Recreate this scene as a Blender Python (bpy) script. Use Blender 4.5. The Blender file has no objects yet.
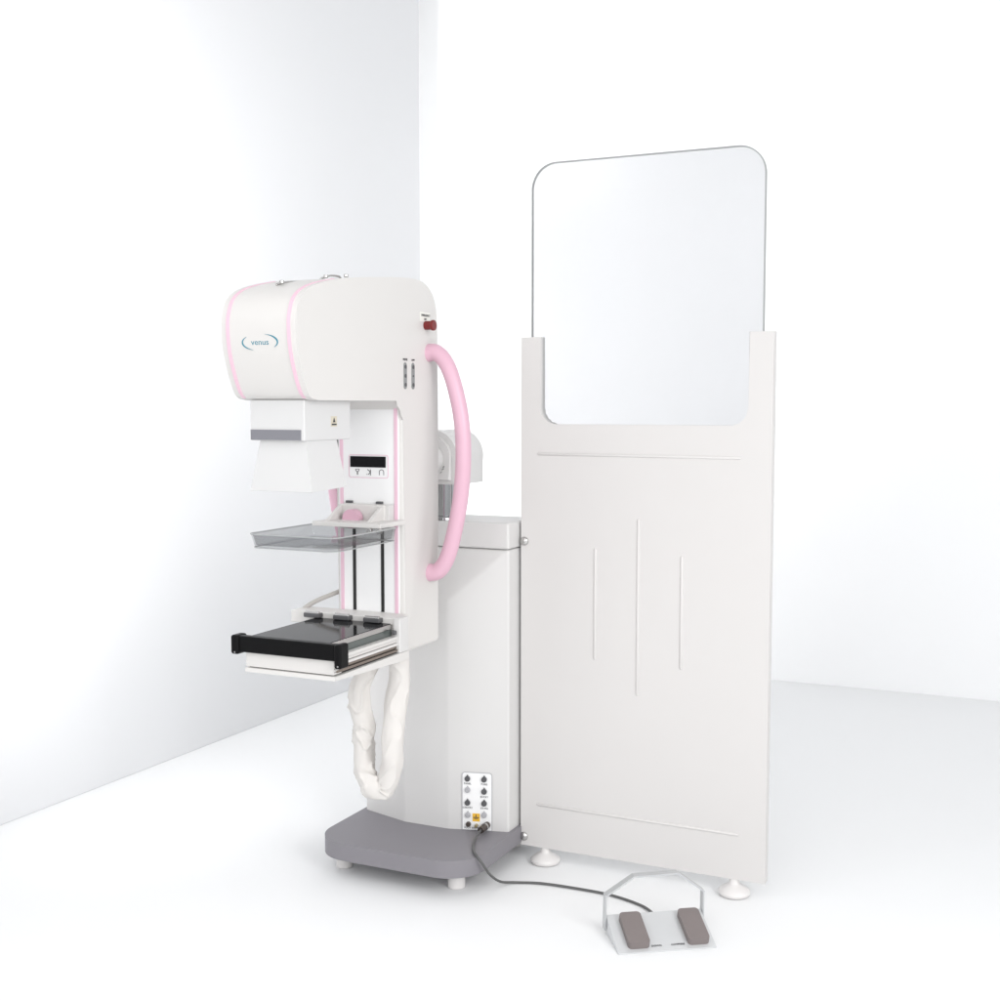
import bpy, bmesh, math, random
from mathutils import Vector, Matrix, noise
R = math.radians
scene = bpy.context.scene
COL = scene.collection
random.seed(4)

# ------------------------------------------------------------------ materials
def mat(name, col, rough=.5, metal=0., bump=0., bscale=200., coat=0., spec=.5, emit=None, var=0., vscale=3., ior=1.5):
    m = bpy.data.materials.new(name); m.use_nodes = True
    nt = m.node_tree; b = nt.nodes['Principled BSDF']
    b.inputs['Base Color'].default_value = (*col, 1)
    b.inputs['Roughness'].default_value = rough
    b.inputs['Metallic'].default_value = metal
    b.inputs['Coat Weight'].default_value = coat
    b.inputs['Specular IOR Level'].default_value = spec
    b.inputs['IOR'].default_value = ior
    tc = nt.nodes.new('ShaderNodeTexCoord')
    if var > 0:
        n = nt.nodes.new('ShaderNodeTexNoise'); n.inputs['Scale'].default_value = vscale; n.inputs['Detail'].default_value = 6
        nt.links.new(tc.outputs['Object'], n.inputs['Vector'])
        mx = nt.nodes.new('ShaderNodeMix'); mx.data_type = 'RGBA'
        mx.inputs['A'].default_value = (*[c * (1 - var) for c in col], 1)
        mx.inputs['B'].default_value = (*[min(1, c * (1 + var)) for c in col], 1)
        nt.links.new(n.outputs['Fac'], mx.inputs['Factor'])
        nt.links.new(mx.outputs['Result'], b.inputs['Base Color'])
        mr = nt.nodes.new('ShaderNodeMapRange')
        mr.inputs['To Min'].default_value = max(.02, rough - .08); mr.inputs['To Max'].default_value = min(1, rough + .08)
        nt.links.new(n.outputs['Fac'], mr.inputs['Value']); nt.links.new(mr.outputs['Result'], b.inputs['Roughness'])
    if bump > 0:
        n2 = nt.nodes.new('ShaderNodeTexNoise'); n2.inputs['Scale'].default_value = bscale; n2.inputs['Detail'].default_value = 4
        nt.links.new(tc.outputs['Object'], n2.inputs['Vector'])
        bp = nt.nodes.new('ShaderNodeBump'); bp.inputs['Strength'].default_value = bump; bp.inputs['Distance'].default_value = .001
        nt.links.new(n2.outputs['Fac'], bp.inputs['Height']); nt.links.new(bp.outputs['Normal'], b.inputs['Normal'])
    return m

def glass_mat(name, tint, rough, refl):
    """thin clear sheet: tinted see-through with a soft surface reflection"""
    m = bpy.data.materials.new(name); m.use_nodes = True
    nt = m.node_tree; nt.nodes.clear()
    out = nt.nodes.new('ShaderNodeOutputMaterial'); mix = nt.nodes.new('ShaderNodeMixShader')
    tr = nt.nodes.new('ShaderNodeBsdfTransparent'); tr.inputs['Color'].default_value = (*tint, 1)
    gl = nt.nodes.new('ShaderNodeBsdfGlossy'); gl.inputs['Roughness'].default_value = rough
    fr = nt.nodes.new('ShaderNodeFresnel'); fr.inputs['IOR'].default_value = refl
    ge = nt.nodes.new('ShaderNodeNewGeometry'); mu = nt.nodes.new('ShaderNodeMath'); mu.operation = 'MULTIPLY_ADD'   # reflect on outer faces only
    mu.inputs[1].default_value = -1; mu.inputs[2].default_value = 1; nt.links.new(ge.outputs['Backfacing'], mu.inputs[0])
    mv = nt.nodes.new('ShaderNodeMath'); mv.operation = 'MULTIPLY'
    nt.links.new(fr.outputs['Fac'], mv.inputs[0]); nt.links.new(mu.outputs[0], mv.inputs[1]); nt.links.new(mv.outputs[0], mix.inputs['Fac']); nt.links.new(tr.outputs[0], mix.inputs[1])
    nt.links.new(gl.outputs[0], mix.inputs[2]); nt.links.new(mix.outputs[0], out.inputs['Surface'])
    return m

M = dict(
    white=mat('white_enamel', (.665, .648, .63), .42, bump=.05, bscale=900, var=.012, vscale=5),
    panelw=mat('white_front_panel', (.86, .86, .86), .35, var=.01),
    cab=mat('cabinet_enamel', (.63, .622, .615), .45, bump=.06, bscale=900, var=.012, vscale=4),
    screenw=mat('screen_enamel', (.62, .603, .593), .5, bump=.06, bscale=800, var=.012, vscale=3),
    coll=mat('collimator_white', (.63, .627, .625), .45, bump=.04, bscale=900, var=.01),
    pink=mat('pink_rubber', (.66, .41, .505), .36, bump=.06, bscale=500, var=.02, vscale=20),
    pinkline=mat('pink_trim', (.77, .52, .62), .45),
    grey=mat('warm_grey_enamel', (.225, .215, .235), .48, bump=.1, bscale=700, var=.03, vscale=8),
    band=mat('grey_band', (.20, .20, .222), .5),
    black=mat('black_gloss', (.010, .010, .011), .09, ior=1.16),
    blackm=mat('black_satin', (.006, .006, .0065), .38, bump=.1, bscale=600, ior=1.2),
    slot=mat('slot_black', (.012, .012, .012), .6),
    dark=mat('dark_grey_plastic', (.09, .09, .095), .45),
    metal=mat('brushed_steel', (.55, .54, .53), .24, 1., var=.05, vscale=60),
    sideglass=mat('dark_green_glass', (.10, .115, .11), .12),
    chrome=mat('chrome', (.46, .47, .48), .12, 1.),
    brown=mat('bronze_rail', (.26, .22, .19), .3, .8),
    red=mat('red_button', (.17, .010, .010), .35),
    ink=mat('black_ink', (.05, .05, .055), .6),
    greyink=mat('grey_ink', (.28, .28, .28), .6),
    teal=mat('teal_ink', (.03, .22, .30), .5),
    label=mat('label_paper', (.80, .79, .74), .6),
    yellow=mat('yellow_label', (.80, .46, .04), .5),
    cream=mat('cream_label', (.60, .55, .45), .6),
    keygrey=mat('membrane_grey', (.25, .26, .26), .5),
    knobgrey=mat('pale_grey_socket', (.42, .42, .44), .4),
    cloth=mat('sleeve_cloth', (.68, .655, .63), .85, bump=.5, bscale=420, var=.02, vscale=14),
    rubberfoot=mat('white_plastic_foot', (.72, .70, .69), .4),
    pedal=mat('taupe_pedal', (.20, .172, .168), .55, bump=.3, bscale=260, var=.05, vscale=60),
    alu=mat('pale_aluminium', (.64, .65, .66), .38, .3, var=.02, vscale=30),
    cable=mat('grey_cable', (.10, .10, .10), .45),
    palecable=mat('pale_cable', (.42, .40, .38), .5),
    plug=mat('plug_metal', (.12, .10, .09), .3, .7),
    brass=mat('brass', (.45, .38, .22), .3, 1.),
    glassedge=mat('glass_edge', (.30, .31, .31), .3),
    lip=mat('acrylic_lip', (.33, .34, .34), .15),
    bar=mat('guard_steel', (.52, .53, .54), .35, .4),
    glass=glass_mat('lead_glass', (.86, .862, .868), .20, 1.5),
    acryl=glass_mat('clear_acrylic', (.80, .805, .81), .04, 1.5),
    floor=mat('floor_white', (.845, .85, .855), .8, spec=.3, bump=.03, bscale=60, var=.006, vscale=1.5),
    sidewall_shaded=mat('side_wall_shaded_white', (.685, .69, .702), .8, bump=.03, bscale=90),  # darker copy of the wall white, wall shade put into the colour
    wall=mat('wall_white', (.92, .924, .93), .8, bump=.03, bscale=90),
)

# ------------------------------------------------------------------ helpers
def link(name, me, m, parent=None):
    o = bpy.data.objects.new(name, me); COL.objects.link(o)
    if m is not None and not me.materials: me.materials.append(m)
    if parent is not None:
        o.parent = parent
        o.matrix_parent_inverse = world(parent).inverted()
    return o

def world(o):
    if o.parent is None: return o.matrix_basis.copy()
    return world(o.parent) @ o.matrix_parent_inverse @ o.matrix_basis

def empty(name, label, cat, loc, group=None):
    o = bpy.data.objects.new(name, None); COL.objects.link(o); o.location = loc
    o.empty_display_size = .1
    o['label'] = label; o['category'] = cat
    if group: o['group'] = group
    return o

def finish(name, bm, m, parent=None, ang=32, smooth=True, wn=True):
    bmesh.ops.remove_doubles(bm, verts=bm.verts, dist=1e-6)
    bmesh.ops.recalc_face_normals(bm, faces=bm.faces)
    if smooth:
        for f in bm.faces: f.smooth = True
        for e in bm.edges:
            if len(e.link_faces) == 2 and e.calc_face_angle(0) > R(ang): e.smooth = False
    me = bpy.data.meshes.new(name); bm.to_mesh(me); bm.free()
    o = link(name, me, m, parent)
    if smooth and wn:
        w = o.modifiers.new('WN', 'WEIGHTED_NORMAL'); w.keep_sharp = True
    return o

def box_bm(x0, x1, y0, y1, z0, z1, bev=0., seg=3, bm=None):
    b = bmesh.new()
    bmesh.ops.create_cube(b, size=1)
    for v in b.verts:
        v.co = Vector(((x0 + x1) / 2 + v.co.x * (x1 - x0), (y0 + y1) / 2 + v.co.y * (y1 - y0), (z0 + z1) / 2 + v.co.z * (z1 - z0)))
    if bev > 0: bmesh.ops.bevel(b, geom=list(b.edges), offset=bev, segments=seg, profile=.5, affect='EDGES')
    if bm is None: return b
    me = bpy.data.meshes.new('tmp'); b.to_mesh(me); b.free(); bm.from_mesh(me); bpy.data.meshes.remove(me)
    return bm

def box(name, x0, x1, y0, y1, z0, z1, m, parent=None, bev=.002, seg=3):
    return finish(name, box_bm(x0, x1, y0, y1, z0, z1, bev, seg), m, parent)

def prism_bm(poly, axis, a0, a1, bev=0., seg=4, which='caps', bm=None):
    """poly: 2-D points; axis X -> (y,z), Y -> (x,z), Z -> (x,y)"""
    b = bm or bmesh.new()
    def P(p, a):
        if axis == 'X': return (a, p[0], p[1])
        if axis == 'Y': return (p[0], a, p[1])
        return (p[0], p[1], a)
    v0 = [b.verts.new(P(p, a0)) for p in poly]; v1 = [b.verts.new(P(p, a1)) for p in poly]
    f0 = b.faces.new(v0); f1 = b.faces.new(v1[::-1]); n = len(poly)
    for i in range(n): b.faces.new((v0[i], v1[i], v1[(i + 1) % n], v0[(i + 1) % n]))
    if bev > 0:
        es = set(f0.edges) | set(f1.edges) if which == 'caps' else set(b.edges) if which == 'all' else set(f1.edges)
        bmesh.ops.bevel(b, geom=list(es), offset=bev, segments=seg, profile=.5, affect='EDGES')
    return b

def prism(name, poly, axis, a0, a1, m, parent=None, bev=0., seg=4, which='caps', ang=32):
    return finish(name, prism_bm(poly, axis, a0, a1, bev, seg, which), m, parent, ang)

def rrect(x0, x1, y0, y1, r, n=8):
    """rounded rectangle; r a number or (bl, br, tr, tl)"""
    rs = (r,) * 4 if not isinstance(r, (tuple, list)) else r
    pts = []
    for (cx, cy, a, q) in ((x0 + rs[0], y0 + rs[0], 180, rs[0]), (x1 - rs[1], y0 + rs[1], 270, rs[1]), (x1 - rs[2], y1 - rs[2], 0, rs[2]), (x0 + rs[3], y1 - rs[3], 90, rs[3])):
        if q <= 0: pts.append((cx, cy)); continue
        for i in range(n + 1):
            t = R(a + 90 * i / n); pts.append((cx + q * math.cos(t), cy + q * math.sin(t)))
    return pts

def catmull(p, k=8, closed=False):
    p = [Vector(q) for q in p]; out = []
    n = len(p); rng = n if closed else n - 1
    for i in range(rng):
        if closed: a, b, c, d = p[(i - 1) % n], p[i], p[(i + 1) % n], p[(i + 2) % n]
        else: a, b, c, d = p[max(i - 1, 0)], p[i], p[i + 1], p[min(i + 2, n - 1)]
        for j in range(k):
            t = j / k
            out.append(.5 * ((2 * b) + (c - a) * t + (2 * a - 5 * b + 4 * c - d) * t * t + (3 * b - a - 3 * c + d) * t ** 3))
    if not closed: out.append(p[-1])
    return out

def tube_bm(path, rad, n=20, disp=None, capround=True):
    """sweep a round section along path; rad number or function(t)"""
    b = bmesh.new(); rings = []
    L = len(path)
    T = [(path[min(i + 1, L - 1)] - path[max(i - 1, 0)]).normalized() for i in range(L)]
    up = Vector((0, 0, 1)) if abs(T[0].z) < .8 else Vector((0, 1, 0))
    N = (up - T[0] * up.dot(T[0])).normalized()
    for i in range(L):
        N = (N - T[i] * N.dot(T[i])).normalized(); B = T[i].cross(N)
        r = rad(i / (L - 1)) if callable(rad) else rad
        ring = []
        for j in range(n):
            a = 2 * math.pi * j / n; d = N * math.cos(a) + B * math.sin(a)
            q = r * (1 + (disp(i / (L - 1), a, path[i], d) if disp else 0))
            ring.append(b.verts.new(path[i] + d * q))
        rings.append(ring)
    for i in range(L - 1):
        for j in range(n): b.faces.new((rings[i][j], rings[i][(j + 1) % n], rings[i + 1][(j + 1) % n], rings[i + 1][j]))
    for ring, p, t, s in ((rings[0], path[0], T[0], -1), (rings[-1], path[-1], T[-1], 1)):
        if capround:
            r = (ring[0].co - p).length; prev = ring
            for k in (1, 2, 3):
                aa = R(90) * k / 4
                cur = [b.verts.new(p + (v.co - p) * math.cos(aa) + t * s * r * .55 * math.sin(aa)) for v in ring]
                for j in range(n): b.faces.new((prev[j], prev[(j + 1) % n], cur[(j + 1) % n], cur[j]))
                prev = cur
            b.faces.new(prev)
        else: b.faces.new(ring)
    return b

def tube(name, pts, rad, m, parent=None, k=8, n=20, **kw):
    return finish(name, tube_bm(catmull(pts, k), rad, n, **kw), m, parent, 60, wn=False)

def cyl_bm(c, r, h, axis='Z', n=40, bev=0., bm=None):
    """cylinder whose axis starts at c and runs h along +axis"""
    pts = [(r * math.cos(2 * math.pi * i / n), r * math.sin(2 * math.pi * i / n)) for i in range(n)]
    if axis == 'Z': poly = [(c[0] + a, c[1] + b) for a, b in pts]; a0 = c[2]
    elif axis == 'Y': poly = [(c[0] + a, c[2] + b) for a, b in pts]; a0 = c[1]
    else: poly = [(c[1] + a, c[2] + b) for a, b in pts]; a0 = c[0]
    return prism_bm(poly, axis, a0, a0 + h, bev, 3, bm=bm)

def cyl(name, c, r, h, m, parent=None, axis='Z', n=40, bev=0.):
    return finish(name, cyl_bm(c, r, h, axis, n, bev), m, parent)

def lathe(name, prof, c, m, parent=None, n=48):
    b = bmesh.new(); rings = []
    for r, z in prof: rings.append([b.verts.new((c[0] + r * math.cos(2 * math.pi * i / n), c[1] + r * math.sin(2 * math.pi * i / n), c[2] + z)) for i in range(n)])
    for a, d in zip(rings, rings[1:]):
        for j in range(n): b.faces.new((a[j], a[(j + 1) % n], d[(j + 1) % n], d[j]))
    b.faces.new(rings[0]); b.faces.new(rings[-1])
    return finish(name, b, m, parent, 50)

def frame(o, u, v):
    u = Vector(u).normalized(); v = Vector(v).normalized(); w = u.cross(v)
    m = Matrix((u, v, w)).transposed().to_4x4(); m.translation = Vector(o); return m
def FRONT(o): return frame(o, (1, 0, 0), (0, 0, 1))
def SIDE(o): return frame(o, (0, 1, 0), (0, 0, 1))

def text(name, s, size, mx, m, parent=None, ext=.0003, sx=1.):
    cu = bpy.data.curves.new('t', 'FONT'); cu.body = s; cu.size = size; cu.align_x = 'CENTER'; cu.align_y = 'CENTER'
    cu.extrude = ext; cu.resolution_u = 3
    t = bpy.data.objects.new('t', cu); COL.objects.link(t)
    bpy.context.view_layer.update()
    me = bpy.data.meshes.new_from_object(t.evaluated_get(bpy.context.evaluated_depsgraph_get()))
    bpy.data.objects.remove(t); bpy.data.curves.remove(cu)
    me.transform(mx @ Matrix.Diagonal((sx, 1, 1, 1))); me.name = name; me.materials.clear()
    return link(name, me, m, parent)

def local(name, bm, mx, m, parent=None, ang=32):
    bmesh.ops.transform(bm, matrix=mx, verts=bm.verts)
    return finish(name, bm, m, parent, ang)

def stroke_bm(pts, w, h=.0008, bm=None, z0=-.0004):
    """thin flat line of width w through 2-D points, lying in local XY"""
    b = bm or bmesh.new()
    pts = [Vector((p[0], p[1], 0)) for p in pts]; L = len(pts); s = []
    for i, p in enumerate(pts):
        t = (pts[min(i + 1, L - 1)] - pts[max(i - 1, 0)]).normalized(); n = Vector((-t.y, t.x, 0))
        ww = w(i / (L - 1)) if callable(w) else w
        s.append([b.verts.new(p + n * ww / 2 + Vector((0, 0, z0))), b.verts.new(p - n * ww / 2 + Vector((0, 0, z0))),
                  b.verts.new(p - n * ww / 2 + Vector((0, 0, z0 + h))), b.verts.new(p + n * ww / 2 + Vector((0, 0, z0 + h)))])
    for a, c in zip(s, s[1:]):
        for j in range(4): b.faces.new((a[j], a[(j + 1) % 4], c[(j + 1) % 4], c[j]))
    b.faces.new(s[0]); b.faces.new(s[-1][::-1])
    return b

def arc(cx, cy, rx, ry, a0, a1, n=16):
    return [(cx + rx * math.cos(R(a0 + (a1 - a0) * i / n)), cy + ry * math.sin(R(a0 + (a1 - a0) * i / n))) for i in range(n + 1)]

# ------------------------------------------------------------------ setting
def structure(o): o['kind'] = 'structure'; return o
structure(box('floor', -9, 10, -6, 5.79, -.1, 0, M['floor'], bev=0))
lw = structure(box('side_wall', -3.12, -3.0, -6, 5.444, .001, 6, M['sidewall_shaded'], bev=0))
structure(box('shade_slab', -9, 10, 3.3, 5.791, 3.62, 3.8, M['wall'], bev=0))  # unseen slab, added to darken the rear floor and side wall end
bw = structure(box('back_wall', -9, 10, 5.792, 5.95, -.1, 6, M['wall'], bev=0))

# ------------------------------------------------------------------ MACHINE
mm = empty('mammography_machine', 'tall white breast x-ray machine with pink curved side handles on a grey rounded base plate', 'x-ray machine', (-1.66, 3.05, 0))

# base plate
base = prism('base_plate', rrect(-1.905, -1.417, 2.812, 3.34, (.105, .105, .02, .02), 12), 'Z', .055, .102, M['grey'], mm, .006, 3)
for x, y in ((-1.852, 2.905), (-1.497, 2.905), (-1.85, 3.26), (-1.49, 3.26)):
    lathe('foot', [(.021, 0), (.0235, .002), (.0235, .040), (.022, .043), (.017, .044), (.017, .056)], (x, y, 0), M['rubberfoot'], base)

# cabinet: shallow three-facet front whose top slopes back to the cap
b = bmesh.new()
bx = [(-1.895, 3.093), (-1.737, 3.046), (-1.597, 3.046), (-1.428, 3.093), (-1.428, 3.285), (-1.895, 3.285)]
lo = [b.verts.new((x, y, .1021)) for x, y in bx]
hi = [b.verts.new((x, y, z)) for (x, y), z in zip(bx, (.9, .755, .755, .9, .9, .9))]
b.faces.new(lo[::-1])
for i in range(6): b.faces.new((lo[i], lo[(i + 1) % 6], hi[(i + 1) % 6], hi[i]))
b.faces.new((hi[0], hi[1], hi[2], hi[3])); b.faces.new((hi[0], hi[3], hi[4], hi[5]))
es = [e for e in b.edges if e.verts[0].co.z != e.verts[1].co.z or (e.verts[0].co.z > .5 and e.verts[1].co.z > .5)]
bmesh.ops.bevel(b, geom=es, offset=.006, segments=3, profile=.5, affect='EDGES')
cabinet = finish('cabinet', b, M['cab'], mm, 40)
cap = box('cabinet_cap', -1.897, -1.426, 3.086, 3.292, .9015, .975, M['cab'], cabinet, .007, 4)

# connector panel on the right front facet
FU = Vector((.169, .047, 0)).normalized()
def facet(u, z, off=.0): # u metres along facet from its inner crease
    p = Vector((-1.597, 3.046, 0)) + FU * u; n = Vector((FU.y, -FU.x, 0)); p += n * off; p.z = z; return frame(p, FU, (0, 0, 1))
fu = lambda x: (x + 1.597) / FU.x
u0, u1 = fu(-1.556), fu(-1.474)
cp = local('connector_panel', prism_bm(rrect(u0 - (u0 + u1) / 2, u1 - (u0 + u1) / 2, -.0825, .0825, (.001, .001, .008, .008)), 'Z', 0, .003, .0008, 2), facet((u0 + u1) / 2, .186), M['panelw'], mm)
rim = [(x, y) for x, y in rrect(-(u1 - u0) / 2, (u1 - u0) / 2, -.0825, .0825, (.001, .001, .008, .008))]
local('panel_rim', stroke_bm(rim + [rim[0]], .0018, .0016, z0=.002), facet((u0 + u1) / 2, .186, .0), M['knobgrey'], cp)
def socket(x, z, m, name='socket'):
    mx = facet(fu(x), z, .003)
    b = cyl_bm((0, 0, 0), .0078, .007, 'Z', 24, .0012)
    prism_bm([(-.003, .0068), (.003, .0068), (0, .0118)], 'Z', 0, .004, bm=b)
    cyl_bm((0, 0, .0068), .0038, .0035, 'Z', 20, bm=b)
    return local(name, b, mx, m, cp)
for x, z, k in ((-1.541, .251, 'dark'), (-1.541, .219, 'knobgrey'), (-1.541, .182, 'dark'), (-1.540, .147, 'knobgrey'),
                (-1.495, .251, 'dark'), (-1.495, .216, 'dark'), (-1.495, .182, 'dark'), (-1.495, .149, 'knobgrey')):
    socket(x, z, M[k], 'rotary_socket')
for x, z, s in ((-1.541, .236, 'PANEL'), (-1.495, .236, 'FUSES'), (-1.495, .200, 'BUCKY'), (-1.541, .167, 'GANTRY'), (-1.495, .167, 'KV-MA'), (-1.527, .109, 'FOOT SWITCH')):
    text('caption', s, .0072, facet(fu(x), z, .0034), M['ink'], cp)
b = cyl_bm((0, 0, 0), .0072, .008, 'Z', 24, .001); cyl_bm((0, 0, .0079), .0045, .001, 'Z', 18, bm=b)
local('jack', b, facet(fu(-1.5385), .1205, .003), M['plug'], cp)
local('earth_stud', cyl_bm((0, 0, 0), .0048, .014, 'Z', 6, .0005), facet(fu(-1.516), .1185, .003), M['brass'], cp)
yl = local('warning_label', box_bm(-.0105, .0105, -.0115, .0115, 0, .0006), facet(fu(-1.5175), .140, .003), M['yellow'], cp)
b = stroke_bm([(0, .0085), (0, .001)], .0018); stroke_bm([(-.008, 0), (.008, 0)], .0024, bm=b); stroke_bm([(-.005, -.004), (.005, -.004)], .0014, bm=b)
local('warning_symbol', b, facet(fu(-1.5175), .140, .0041), M['ink'], cp)

# swivel housing and chrome post between cabinet and gantry
def arch(x0, x1, z0, z1, n=20):
    r = (x1 - x0) / 2; return [(x0, z0), (x1, z0)] + arc((x0 + x1) / 2, z1 - r, r, r, 0, 180, n)
sw = prism('swivel_housing', arch(-1.735, -1.583, 1.077, 1.23), 'Y', 3.08, 3.25, M['cab'], mm, .006, 3)
prism('cover_plate', arch(-1.722, -1.598, 1.090, 1.216), 'Y', 3.066, 3.079, M['cab'], sw, .004, 3)
b = stroke_bm([(-.006, -.008), (0, -.004)], .002); stroke_bm([(-.001, .001), (.006, .004)], .003, bm=b); stroke_bm([(.003, .006), (.007, .012)], .004, bm=b)
local('badge', b, FRONT((-1.622, 3.0655, 1.118)), M['greyink'], sw)
cyl('swivel_shaft', (-1.66, 2.915, 1.15), .042, .15, M['cab'], mm, 'Y', bev=.003)
post = cyl('support_post', (-1.652, 3.13, .974), .037, .104, M['chrome'], mm)
lathe('post_collar', [(.044, 0), (.044, .006), (.040, .010), (.037, .011)], (-1.652, 3.13, .9755), M['chrome'], post)

# gantry: head and column, one C-shaped shell
front = [(2.352, 1.3105), (2.322, 1.316), (2.306, 1.33), (2.288, 1.365), (2.270, 1.418), (2.264, 1.470), (2.268, 1.503), (2.284, 1.535), (2.316, 1.557), (2.365, 1.573), (2.443, 1.589)]
top = [(2.53, 1.600), (2.622, 1.609), (2.719, 1.617), (2.79, 1.620), (2.845, 1.613), (2.882, 1.594), (2.905, 1.563), (2.914, 1.52)]
curve = [(v.x, v.y) for v in catmull([(p[0], p[1], 0) for p in front + top], 5)]
rest = [(2.918, 1.2), (2.922, .675), (2.919, .668), (2.913, .665), (2.742, .665), (2.734, .668), (2.731, .676), (2.731, 1.262)] + [(2.691 + .040 * math.cos(R(a)), 1.2705 + .040 * math.sin(R(a))) for a in (10, 25, 40, 55, 70, 80, 90)]
gantry = prism('gantry', curve + rest, 'X', -1.755, -1.555, M['white'], mm, .011, 5, ang=50)
fr = [(v.x, v.y) for v in catmull([(p[0], p[1], 0) for p in front[1:]], 6)]
def offs(pl, d):
    out = []
    for i, p in enumerate(pl):
        a = pl[max(i - 1, 0)]; c = pl[min(i + 1, len(pl) - 1)]; t = Vector((c[0] - a[0], c[1] - a[1])).normalized()
        out.append((p[0] - t.y * d, p[1] + t.x * d))
    return out
for x in (-1.7365, -1.5735):
    prism('pink_seam', offs(fr, .0016) + offs(fr, -.004)[::-1], 'X', x - .0042, x + .0042, M['pinkline'], gantry, .001, 2, ang=50)
# little lifting fittings on the head's roof
for y0, y1, z0 in ((2.35, 2.49, 1.571), (2.53, 2.62, 1.600)):
    hb = tube('roof_handle', [(-1.665, y0, z0), (-1.665, y0 + .010, z0 + .004), (-1.665, (y0 + y1) / 2, z0 + .013), (-1.665, y1 - .010, z0 + .014), (-1.665, y1, z0 + .010)], .0028, M['metal'], gantry, n=10)
    for yy in (y0, y1): cyl('screw', (-1.65, yy, z0 + .002 if yy == y0 else z0 + .012), .006, .008, M['metal'], gantry, bev=.002, n=16)
cyl('roof_screw', (-1.64, 2.741, 1.614), .005, .007, M['metal'], gantry, bev=.0015, n=16)
# brand emblem
def frontY(z):
    for (a, b2) in zip(front, front[1:]):
        if a[1] <= z <= b2[1]: return a[0] + (b2[0] - a[0]) * (z - a[1]) / (b2[1] - a[1])
    return 2.264
em = frame((-1.652, frontY(1.438) - .0012, 1.438), (1, 0, 0), (0, -.12, 1))
text('emblem_text', 'venus', .0180, em, M['teal'], gantry, sx=1.15)
b = stroke_bm(arc(0, 0, .047, .0185, 138, 245, 24), lambda t: .0004 + .0028 * math.sin(math.pi * min(1, t * 1.05)), .001)
local('emblem_arc', b, em, M['teal'], gantry)
local('emblem_arc', stroke_bm(arc(0, 0, .047, .0185, -38, 72, 24), lambda t: .0004 + .0034 * math.sin(math.pi * min(1, t * 1.05)), .001), em, M['teal'], gantry)

# emergency button
lab = local('button_label', box_bm(-.030, .024, -.011, .013, 0, .0006), frame((-1.5549, 2.850, 1.526), (0, 1, 0), (0, 0, 1)), M['label'], mm)
text('label_text', 'EMERGENCY', .0082, SIDE((-1.5538, 2.850, 1.531)), M['ink'], lab)
text('label_text', 'OFF', .0075, SIDE((-1.5538, 2.848, 1.521)), M['ink'], lab)
eb = finish('emergency_button', cyl_bm((-1.556, 2.850, 1.5055), .0115, .020, 'X', 28, .001), M['red'], mm)
cyl('button_cap', (-1.536, 2.850, 1.5055), .0138, .008, M['red'], eb, 'X', bev=.002, n=28)

# membrane switch strips
for y, s in ((2.742, 'MOVE'), (2.782, 'LAMP')):
    st = finish('switch_strip', prism_bm(rrect(y - .0075, y + .0075, 1.340, 1.407, .0074), 'X', -1.556, -1.5535, .0006, 2), M['keygrey'], mm)
    for k, z in enumerate((1.396, 1.3735, 1.351)):
        cyl('button', (-1.5536, y, z), .0048 if (y < 2.76 or k != 1) else .0025, .0014, M['dark'], st, 'X', n=20)
    text('caption', s, .0085 if s == 'MOVE' else .0065, SIDE((-1.5538, y, 1.414)), M['ink'], st)

# pink grab handles on both sides
hp = [(-1.556, 1.436), (-1.535, 1.436), (-1.512, 1.418), (-1.492, 1.382), (-1.474, 1.325), (-1.462, 1.268), (-1.456, 1.205), (-1.457, 1.129), (-1.466, 1.048), (-1.483, .966), (-1.504, .899), (-1.530, .864), (-1.556, .858)]
for s in (1, -1):
    pts = [(-1.655 + s * (x + 1.655), 2.87, z) for x, z in hp]
    tube('grab_handle', pts, lambda t: .0205 + .0035 * (abs(2 * t - 1) ** 5), M['pink'], mm, 8, 28)

# column front panel with pink piping, display, slots
pf = finish('column_panel', prism_bm(rrect(-1.744, -1.567, .70, 1.307, (.002, .002, .012, .012)), 'Y', 2.7265, 2.735, .001, 2), M['panelw'], mm)
for x in (-1.7355, -1.574):
    prism('pink_piping', rrect(x - .0045, x + .0045, .705, 1.303, .001, 3), 'Y', 2.7245, 2.728, M['pinkline'], pf)
for x in (-1.699, -1.615):
    box('guide_slot', x - .0045, x + .0045, 2.7250, 2.729, .770, 1.0, M['slot'], pf, 0)
for x in (-1.711, -1.621):
    box('slot_stop', x - .009, x + .009, 2.718, 2.729, 1.040, 1.0545, M['dark'], pf, .001)
dz = 1.1555
rr = rrect(-.058, .058, -.029, .029, .006); local('display_border', stroke_bm(rr + [rr[0]], .0016, .001), FRONT((-1.655, 2.7262, dz - .012)), M['pinkline'], pf)
box('display', -1.709, -1.604, 2.7245, 2.728, dz - .0145, dz + .0135, M['black'], pf, .0008, 2)
b = stroke_bm(arc(-.033, .004, .0055, .006, 180, 360), .0013); stroke_bm([(-.0385, .004), (-.0275, .004)], .0011, bm=b); stroke_bm([(-.033, -.002), (-.033, -.010)], .0026, bm=b)
SM = FRONT((-1.655, 2.7262, dz - .024)); local('display_symbol', b, SM, M['ink'], pf); b = bmesh.new()
stroke_bm([(.006, .004), (.006, -.011)], .0016, bm=b); stroke_bm([(-.003, .004), (.006, -.002)], .0016, bm=b); stroke_bm([(.006, -.001), (.000, -.009)], .0016, bm=b)
stroke_bm([(-.002, -.0085), (-.0005, -.0085)], .0018, bm=b); stroke_bm([(-.0065, -.0085), (-.005, -.0085)], .0018, bm=b)
local('display_symbol', b, SM, M['ink'], pf); b = bmesh.new()
stroke_bm([(.032, -.010)] + arc(.0385, -.002, .0065, .006, 180, 0) + [(.045, -.010)], .0014, bm=b)
local('display_symbol', b, SM, M['ink'], pf)

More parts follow.
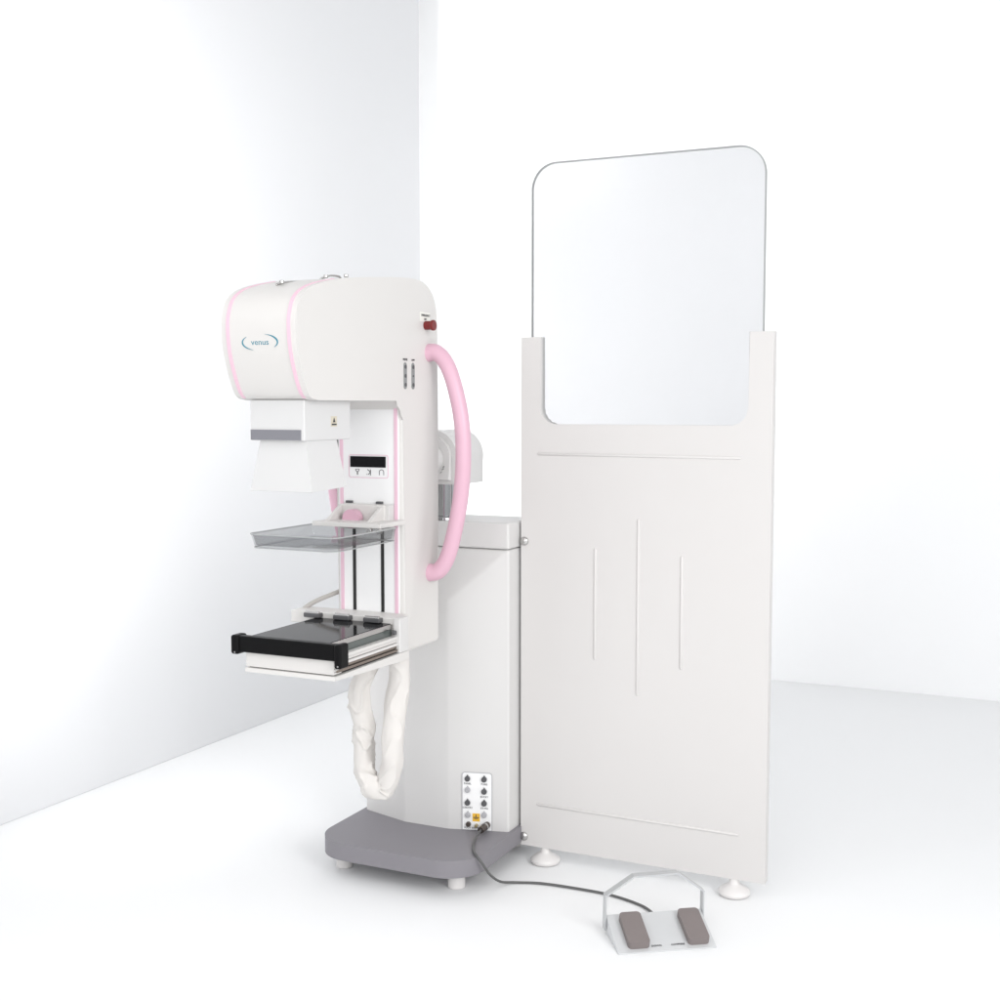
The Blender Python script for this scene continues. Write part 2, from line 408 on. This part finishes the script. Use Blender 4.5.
# collimator box and cone under the head
cb = box('collimator_box', -1.729, -1.581, 2.331, 2.524, 1.219, 1.312, M['coll'], mm, .003)
box('grey_band', -1.727, -1.590, 2.3285, 2.333, 1.2205, 1.2440, M['band'], cb, .0004, 1)
wl = local('warning_label', box_bm(-.013, .013, -.012, .012, 0, .0005), SIDE((-1.5812, 2.452, 1.262)), M['cream'], cb)
b = prism_bm([(-.005, -.002), (.005, -.002), (0, .009)], 'Z', 0, .0006); stroke_bm([(-.010, -.007), (.010, -.007)], .0035, .0006, bm=b, z0=0)
local('warning_symbol', b, SIDE((-1.5806, 2.452, 1.262)), M['ink'], cb)
b = bmesh.new()
tv = [b.verts.new(p) for p in ((-1.708, 2.345, 1.2195), (-1.588, 2.345, 1.2195), (-1.588, 2.468, 1.2195), (-1.708, 2.468, 1.2195))]
bv = [b.verts.new(p) for p in ((-1.732, 2.337, 1.103), (-1.568, 2.337, 1.103), (-1.568, 2.478, 1.108), (-1.732, 2.478, 1.108))]
for i in range(4): b.faces.new((tv[i], tv[(i + 1) % 4], bv[(i + 1) % 4], bv[i]))
b.faces.new(tv[::-1])
bmesh.ops.bevel(b, geom=[e for e in b.edges if abs(e.verts[0].co.z - e.verts[1].co.z) > .05], offset=.002, segments=2, affect='EDGES')
bmesh.ops.solidify(b, geom=list(b.faces), thickness=.003)
cone = finish('beam_cone', b, M['coll'], mm)
box('cone_latch', -1.600, -1.588, 2.470, 2.482, 1.196, 1.219, M['dark'], cone, .002)

# compression paddle: clear tray on a white carriage
def tray_bm(x0, x1, y0, y1, z0, z1, r, t, flare=.006):
    b = bmesh.new(); o0 = rrect(x0 + flare, x1 - flare, y0 + flare, y1, (r, r, .004, .004)); o1 = rrect(x0, x1, y0, y1, (r, r, .004, .004))
    i0 = rrect(x0 + flare + t, x1 - flare - t, y0 + flare + t, y1 - t, (r - t, r - t, .002, .002)); i1 = rrect(x0 + t, x1 - t, y0 + t, y1 - t, (r - t, r - t, .002, .002))
    A = [b.verts.new((*p, z0)) for p in o0]; B = [b.verts.new((*p, z1)) for p in o1]
    C = [b.verts.new((*p, z1)) for p in i1]; D = [b.verts.new((*p, z0 + t)) for p in i0]; n = len(A)
    for P, Q in ((A, B), (B, C), (C, D)):
        for j in range(n): b.faces.new((P[j], P[(j + 1) % n], Q[(j + 1) % n], Q[j]))
    b.faces.new(A[::-1]); b.faces.new(D)
    return b
pd = finish('paddle_tray', tray_bm(-1.770, -1.522, 2.362, 2.635, .968, .997, .03, .004), M['acryl'], mm)
er = rrect(-1.770, -1.522, 2.362, 2.635, (.03, .03, .004, .004))
local('tray_lip', stroke_bm(er + [er[0]], .0042, .0026, z0=.9972), Matrix(), M['lip'], pd)
er = rrect(-1.764, -1.528, 2.368, 2.635, (.03, .03, .004, .004))
local('tray_lip', stroke_bm(er + [er[0]], .0035, .0022, z0=.9656), Matrix(), M['lip'], pd)
car = box('paddle_carriage', -1.722, -1.588, 2.690, 2.724, .985, 1.048, M['white'], mm, .003)
box('mounting_bar', -1.745, -1.546, 2.600, 2.724, .9985, 1.010, M['white'], car, .002)
for x in (-1.722, -1.600):
    prism('gusset', [(2.622, 1.0095), (2.690, 1.0095), (2.690, 1.044), (2.684, 1.044)], 'X', x, x + .010, M['white'], car, .0015, 2)
box('side_clamp', -1.590, -1.578, 2.696, 2.724, .99, 1.048, M['cab'], car, .002)
cyl('release_knob', (-1.672, 2.664, 1.013), .024, .022, M['pink'], car, 'Y', bev=.004)
for x in (-1.575, -1.548): cyl('clamp_pin', (x, 2.592, .992), .007, .012, M['metal'], car, 'Y', bev=.001, n=20)

# bucky table
bt = finish('bucky_table', prism_bm([(2.357, .6725), (2.660, .662), (2.700, .662), (2.700, .6835), (2.357, .6825)], 'X', -1.775, -1.5235, .002, 2), M['white'], mm)
for i, z in enumerate((.689, .6965, .704, .7115)):
    box('side_rail', -1.764 + .001 * (i % 2), -1.528 - .004 * (i % 2), 2.372, 2.690, z - .001, z + .0052, M['brown' if i in (0, 1) else 'white'], bt, .0006, 1)
# fluted pale front block
fl = []
for i in range(5):
    z = .6845 + i * .0076; fl += [(-1.532 + .003, z + .0014), (-1.532 + .003, z + .0050), (-1.532, z + .0064)]
fl = [(-1.532, .6848)] + fl + [(-1.532, .7225)]
fr_poly = fl + [(-1.772 - (x + 1.532), z) for x, z in reversed(fl)]
prism('front_block', fr_poly, 'Y', 2.3625, 2.392, M['white'], bt)
box('gap_shade', -1.7665, -1.5345, 2.366, 2.690, .6828, .722, M['slot'], bt, 0)  # black filler standing in for the shade between the table parts
cass = box('cassette_holder', -1.768, -1.548, 2.375, 2.652, .729, .7565, M['black'], bt, .0015, 2)
box('metal_edge', -1.5475, -1.5440, 2.380, 2.650, .7440, .7555, M['metal'], bt, .0006, 1)
box('metal_side', -1.5500, -1.5460, 2.385, 2.650, .7260, .7430, M['sideglass'], bt, .0006, 1)
box('side_shelf', -1.7655, -1.5300, 2.392, 2.680, .7175, .7255, M['white'], bt, .001, 1)
fb = box('front_bar', -1.798, -1.508, 2.352, 2.3745, .719, .7575, M['blackm'], mm, .004, 3)
for s, x0, x1 in ((-1, -1.808, -1.786), (1, -1.5205, -1.5025)):
    lg = box('end_lug', x0, x1, 2.346, 2.385, .7135 if s < 0 else .7025, .7595, M['blackm'], fb, .006, 4)
    cyl('rivet', ((x0 + x1) / 2 + .003, 2.344, .7195 if s < 0 else .7100), .0020, .003, M['metal'], fb, 'Y', n=12)
rail = box('back_rail', -1.850, -1.541, 2.655, 2.7245, .738, .770, M['white'], mm, .003)
box('rail_end', -1.5405, -1.5215, 2.650, 2.6950, .684, .771, M['cab'], rail, .003)
box('rail_bracket', -1.5600, -1.5412, 2.657, 2.7200, .693, .7375, M['white'], rail, .001)
cyl('lock_screw', (-1.536, 2.640, .737), .006, .008, M['dark'], rail, 'X', bev=.001, n=12)
for x in (-1.775, -1.686, -1.597):
    cl = box('spring_clip', x - .024, x + .024, 2.636, 2.658, .7570, .7690, M['dark'], rail, .003)
    cyl('clip_roller', (x - .021, 2.643, .7690), .0050, .042, M['metal'], cl, 'X', bev=.001, n=16)
tube('table_cable', [(-1.760, 2.76, .812), (-1.785, 2.735, .800), (-1.815, 2.715, .785), (-1.838, 2.700, .768)], .0062, M['palecable'], mm, n=14)

# cloth sleeve hanging under the table
hz = [(-1.640, .676), (-1.657, .630), (-1.671, .575), (-1.675, .52), (-1.673, .46), (-1.671, .40), (-1.664, .350), (-1.640, .314), (-1.610, .316), (-1.592, .355), (-1.580, .43), (-1.571, .52), (-1.567, .60), (-1.566, .664)]
hpth = catmull([(x + .004 * math.sin(i * 2.1), 2.715 + .010 * math.sin(i * 1.7), z) for i, (x, z) in enumerate(hz)], 26)
def wr(t, a, p, d):
    k = 1.3 if t < .62 else .6
    q = p + d * .03
    f = noise.noise(q * 20) * .20
    # soft diagonal creases, sharper on the bunched left strand and at the bend
    c = noise.noise(Vector((math.cos(a) * .8 + 4, math.sin(a) * .8, t * 15 + .5 * math.sin(a + t * 9))))
    f += .30 * max(0, 1 - abs(c) * 3.2) ** 2 - .09
    f += .09 * math.sin(2 * a + t * 20)
    return f * k * .62
finish('cloth_sleeve', tube_bm(hpth, lambda t: .0235 + .004 * math.sin(math.pi * t) + .003 * t, 72, wr, False), M['cloth'], mm, 180, wn=False)

# ------------------------------------------------------------------ RADIATION SCREEN
sc = empty('radiation_screen', 'free standing white shielding panel with a large clear rounded window on two disc feet', 'shielding screen', (-1.07, 3.17, 0))
X0, X1, ZB, ZT = -1.420, -.718, .0475, 1.487
cut = [(-.781, ZT), (-.781, 1.247 + .045)] + [(-.781 - .045 + .045 * math.cos(R(a)), 1.247 + .045 + .045 * math.sin(R(a))) for a in range(-10, -81, -10)] + [(-.826, 1.247), (-1.316, 1.247)] + [(-1.361 + .045 + .045 * math.cos(R(a)), 1.247 + .045 + .045 * math.sin(R(a))) for a in range(260, 189, -10)] + [(-1.361, 1.292), (-1.361, ZT)]
poly = [(X0, ZT), (X0, ZB), (X1, ZB), (X1, ZT)] + cut
panel = prism('panel', poly, 'Y', 3.155, 3.187, M['screenw'], sc, .0015, 2)
def rib(x0, z0, x1, z1):
    b = bmesh.new(); w = .0040; n = 8
    if abs(x1 - x0) > abs(z1 - z0):
        for s in range(2): pass
    d = Vector((x1 - x0, 0, z1 - z0)); L = d.length; d.normalize(); nn = Vector((-d.z, 0, d.x))
    ring = []
    for t in (0, .004, .5 * L, L - .004, L):
        k = .35 if t in (0, L) else 1
        ring.append([b.verts.new(Vector((x0, 3.1552, z0)) + d * t + nn * w * k * math.cos(R(180 * i / n)) + Vector((0, -.0036 * k * math.sin(R(180 * i / n)), 0))) for i in range(n + 1)])
    for A, B in zip(ring, ring[1:]):
        for i in range(n): b.faces.new((A[i], A[i + 1], B[i + 1], B[i]))
    b.faces.new(ring[0]); b.faces.new(ring[-1])
    finish('pressed_rib', b, M['screenw'], panel, 60, wn=False)
rib(-1.371, 1.165, -.797, 1.163); rib(-1.197, .911, -1.197, .601); rib(-1.074, .995, -1.074, .513); rib(-.9525, .902, -.9525, .596); rib(-1.370, .172, -.789, .170)
gp = rrect(-1.392, -.748, 1.235, 1.957, (.02, .02, .072, .070), 14)
win = prism('window', gp, 'Y', 3.166, 3.173, M['glass'], sc)
ep = [p for p in rrect(-1.392, -.748, 1.30, 1.957, (0, 0, .072, .070), 14)]
ep = ep[1:] + [ep[0]]           # open at the bottom, where the pane sits in its slots
local('window_edge', stroke_bm(ep, .0032, .0085, z0=-.0085), frame((0, 3.165, 0), (1, 0, 0), (0, 0, 1)), M['glassedge'], win)
for z in (.920, .074):
    lathe_b = bmesh.new(); bmesh.ops.create_uvsphere(lathe_b, u_segments=24, v_segments=12, radius=.0125)
    for v in lathe_b.verts: v.co = Vector((-1.4085 + v.co.x, 3.1535 + v.co.y * .62, z + v.co.z))
    finish('bolt', lathe_b, M['metal'], sc)
for x in (-1.3485, -.803):
    lathe('disc_foot', [(.030, 0), (.038, .002), (.0425, .008), (.0425, .013), (.036, .020), (.024, .027), (.0155, .032), (.0135, .037), (.0135, .056)], (x, 3.170, 0), M['rubberfoot'], sc)

# ------------------------------------------------------------------ FOOT SWITCH
U = Vector((.826, .564, 0)).normalized(); V = Vector((-U.y, U.x, 0)); O = Vector((-.959, 2.697, 0))
fs = empty('foot_switch', 'low wedge foot switch with two taupe pedals and a bent metal guard bar', 'foot switch', O + U * .12 + V * .06)
FM = frame(O, U, V)
bd = local('body', prism_bm([(0, .0005), (.124, .0005), (.124, .046), (0, .003)], 'X', 0, .243, .0015, 2), FM, M['alu'], fs)
sl = math.atan2(.043, .124)
for u, lb in ((.031, 'left'), (.179, 'right')):
    mx = FM @ Matrix.Translation((u, .010, .0065)) @ Matrix.Rotation(sl, 4, 'X')
    p = local('pedal', prism_bm(rrect(-.003, .050, 0, .108, .010, 10), 'Z', 0, .017, .003, 3), mx, M['pedal'], fs)
    local('hinge_pin', cyl_bm((.018, .106, .010), .003, .010, 'X', 12), mx, M['pedal'], p)
for u, s, sz in ((.098, 'DOWN', .0075), (.151, 'COMPRESS', .0070)):
    text('caption', s, sz, FM @ Matrix.Translation((u, .015, .0092)) @ Matrix.Rotation(sl, 4, 'X'), M['ink'], fs)
gpts = [(-.004, .012), (-.002, .097), (.069, .142), (.181, .144), (.247, .095), (.2465, .022)]
b = bmesh.new(); rings = []
for i, (u, z) in enumerate(gpts):
    a = Vector(gpts[max(i - 1, 0)]); c = Vector(gpts[min(i + 1, 5)]); pnt = Vector((u, z))
    d1 = (pnt - a).normalized() if i else (c - pnt).normalized(); d2 = (c - pnt).normalized() if i < 5 else d1
    t = (d1 + d2).normalized(); n = Vector((-t.y, t.x)) / max(.5, abs(t.dot(d1)))
    w = .0021
    rings.append([b.verts.new((u + n.x * s * w, v, z + n.y * s * w)) for s, v in ((1, .112), (1, .134), (-1, .134), (-1, .112))])
for A, B in zip(rings, rings[1:]):
    for j in range(4): b.faces.new((A[j], A[(j + 1) % 4], B[(j + 1) % 4], B[j]))
b.faces.new(rings[0]); b.faces.new(rings[-1])
local('guard_bar', b, FM, M['bar'], fs, 20)

# cable from the connector panel to the foot switch
cb_ = empty('switch_cable', 'thin dark grey cable curving from the connector panel across the floor to the foot switch', 'cable', (-1.40, 3.0, 0))
cpts = [(-1.484, 3.062, .121), (-1.486, 3.035, .118), (-1.484, 3.0, .1095), (-1.470, 2.955, .1058), (-1.448, 2.91, .1058), (-1.424, 2.880, .1056), (-1.405, 2.877, .088), (-1.398, 2.907, .050), (-1.388, 2.952, .016), (-1.362, 2.990, .0045), (-1.296, 3.014, .0045), (-1.2, 3.022, .0045), (-1.098, 3.019, .0045), (-1.005, 2.99, .0045), (-.955, 2.945, .008), (-.935, 2.90, .020), (-.920, 2.865, .022)]
tube('cord', cpts, .0035, M['cable'], cb_, 10, 12)
pd_ = (Vector((-1.487, 3.030, .1175)) - Vector((-1.4845, 3.070, .1215))).normalized()
pl = tube('plug', [Vector((-1.4845, 3.072, .1215)), Vector((-1.4845, 3.072, .1215)) + pd_ * .02, Vector((-1.4845, 3.072, .1215)) + pd_ * .04], .0095, M['plug'], cb_, 4, 20, capround=False)
tube('plug_ring', [Vector((-1.4845, 3.072, .1215)) + pd_ * .012, Vector((-1.4845, 3.072, .1215)) + pd_ * .018], .0108, M['metal'], pl, 2, 20, capround=False)

# ------------------------------------------------------------------ light
w = bpy.data.worlds.new('World'); scene.world = w; w.use_nodes = True
bg = w.node_tree.nodes['Background']; bg.inputs[0].default_value = (.985, .992, 1, 1); bg.inputs[1].default_value = .66

def area(name, loc, target, sx, sy, power, col=(1, 1, 1), spread=180):
    l = bpy.data.lights.new(name, 'AREA'); l.shape = 'RECTANGLE'; l.size = sx; l.size_y = sy; l.energy = power; l.color = col; l.spread = R(spread)
    o = bpy.data.objects.new(name, l); COL.objects.link(o); o.location = loc
    o.rotation_euler = (Vector(target) - Vector(loc)).to_track_quat('-Z', 'Y').to_euler()
    return o
LIGHTS = [  # lamps out of view, added to set the light and shading
 ('front_softbox', (-.7, -1.3, 1.9), (-1.5, 3, .9), 2.4, 2.0, 15.5, 100),
 ('right_softbox', (2.2, .6, 2.2), (-1.3, 3, .9), 2.0, 2.0, 103, 180),
 ('floor_fill', (-1.0, .7, 3.7), (-1.0, 1.2, 0), 3.6, 1.6, 12, 90),  # added to brighten the foreground floor
 ('side_wall_fill', (-2.3, 1.85, 1.65), (-3, 4.1, 1.6), .35, 2.3, 22, 84),  # added so the side wall fades from white to grey
 ('back_wall_fill', (.3, 4.85, 3.50), (.3, 5.77, 2.0), 4.6, .4, 2.2, 84),  # added to whiten the back wall
 ('corner_fill', (-3.75, 5.0, 1.8), (-3.13, 5.79, 1.8), .3, 3.2, 5, 110),  # hidden behind the side wall, added to lift the shadowed strip
 ('pane_glint_fill', (-2.6, .1, 2.75), (-1.3, 3.17, 1.75), .6, .6, 3, 120),  # added to lay a soft reflection on the screen's pane
]
for n_, loc, tgt, sx, sy, pw, sp in LIGHTS: area(n_, loc, tgt, sx, sy, pw, (1, 1, 1), sp)

# ------------------------------------------------------------------ camera
cam = bpy.data.cameras.new('camera'); co = bpy.data.objects.new('camera', cam); COL.objects.link(co)
F = 1240.; P = math.atan(95 / F)
cam.sensor_width = 36; cam.lens = 36 * F / 1000; cam.clip_start = .05; cam.clip_end = 100
co.location = (0, 0, 1.3); co.rotation_euler = (R(90) - P, 0, R(25.2))
scene.camera = co
scene.render.engine = 'CYCLES'
scene.cycles.max_bounces = 10; scene.cycles.transparent_max_bounces = 16
vs = scene.view_settings; vs.view_transform = 'Standard'; vs.look = 'None'; vs.gamma = 1; vs.exposure = 0; vs.use_curve_mapping = False
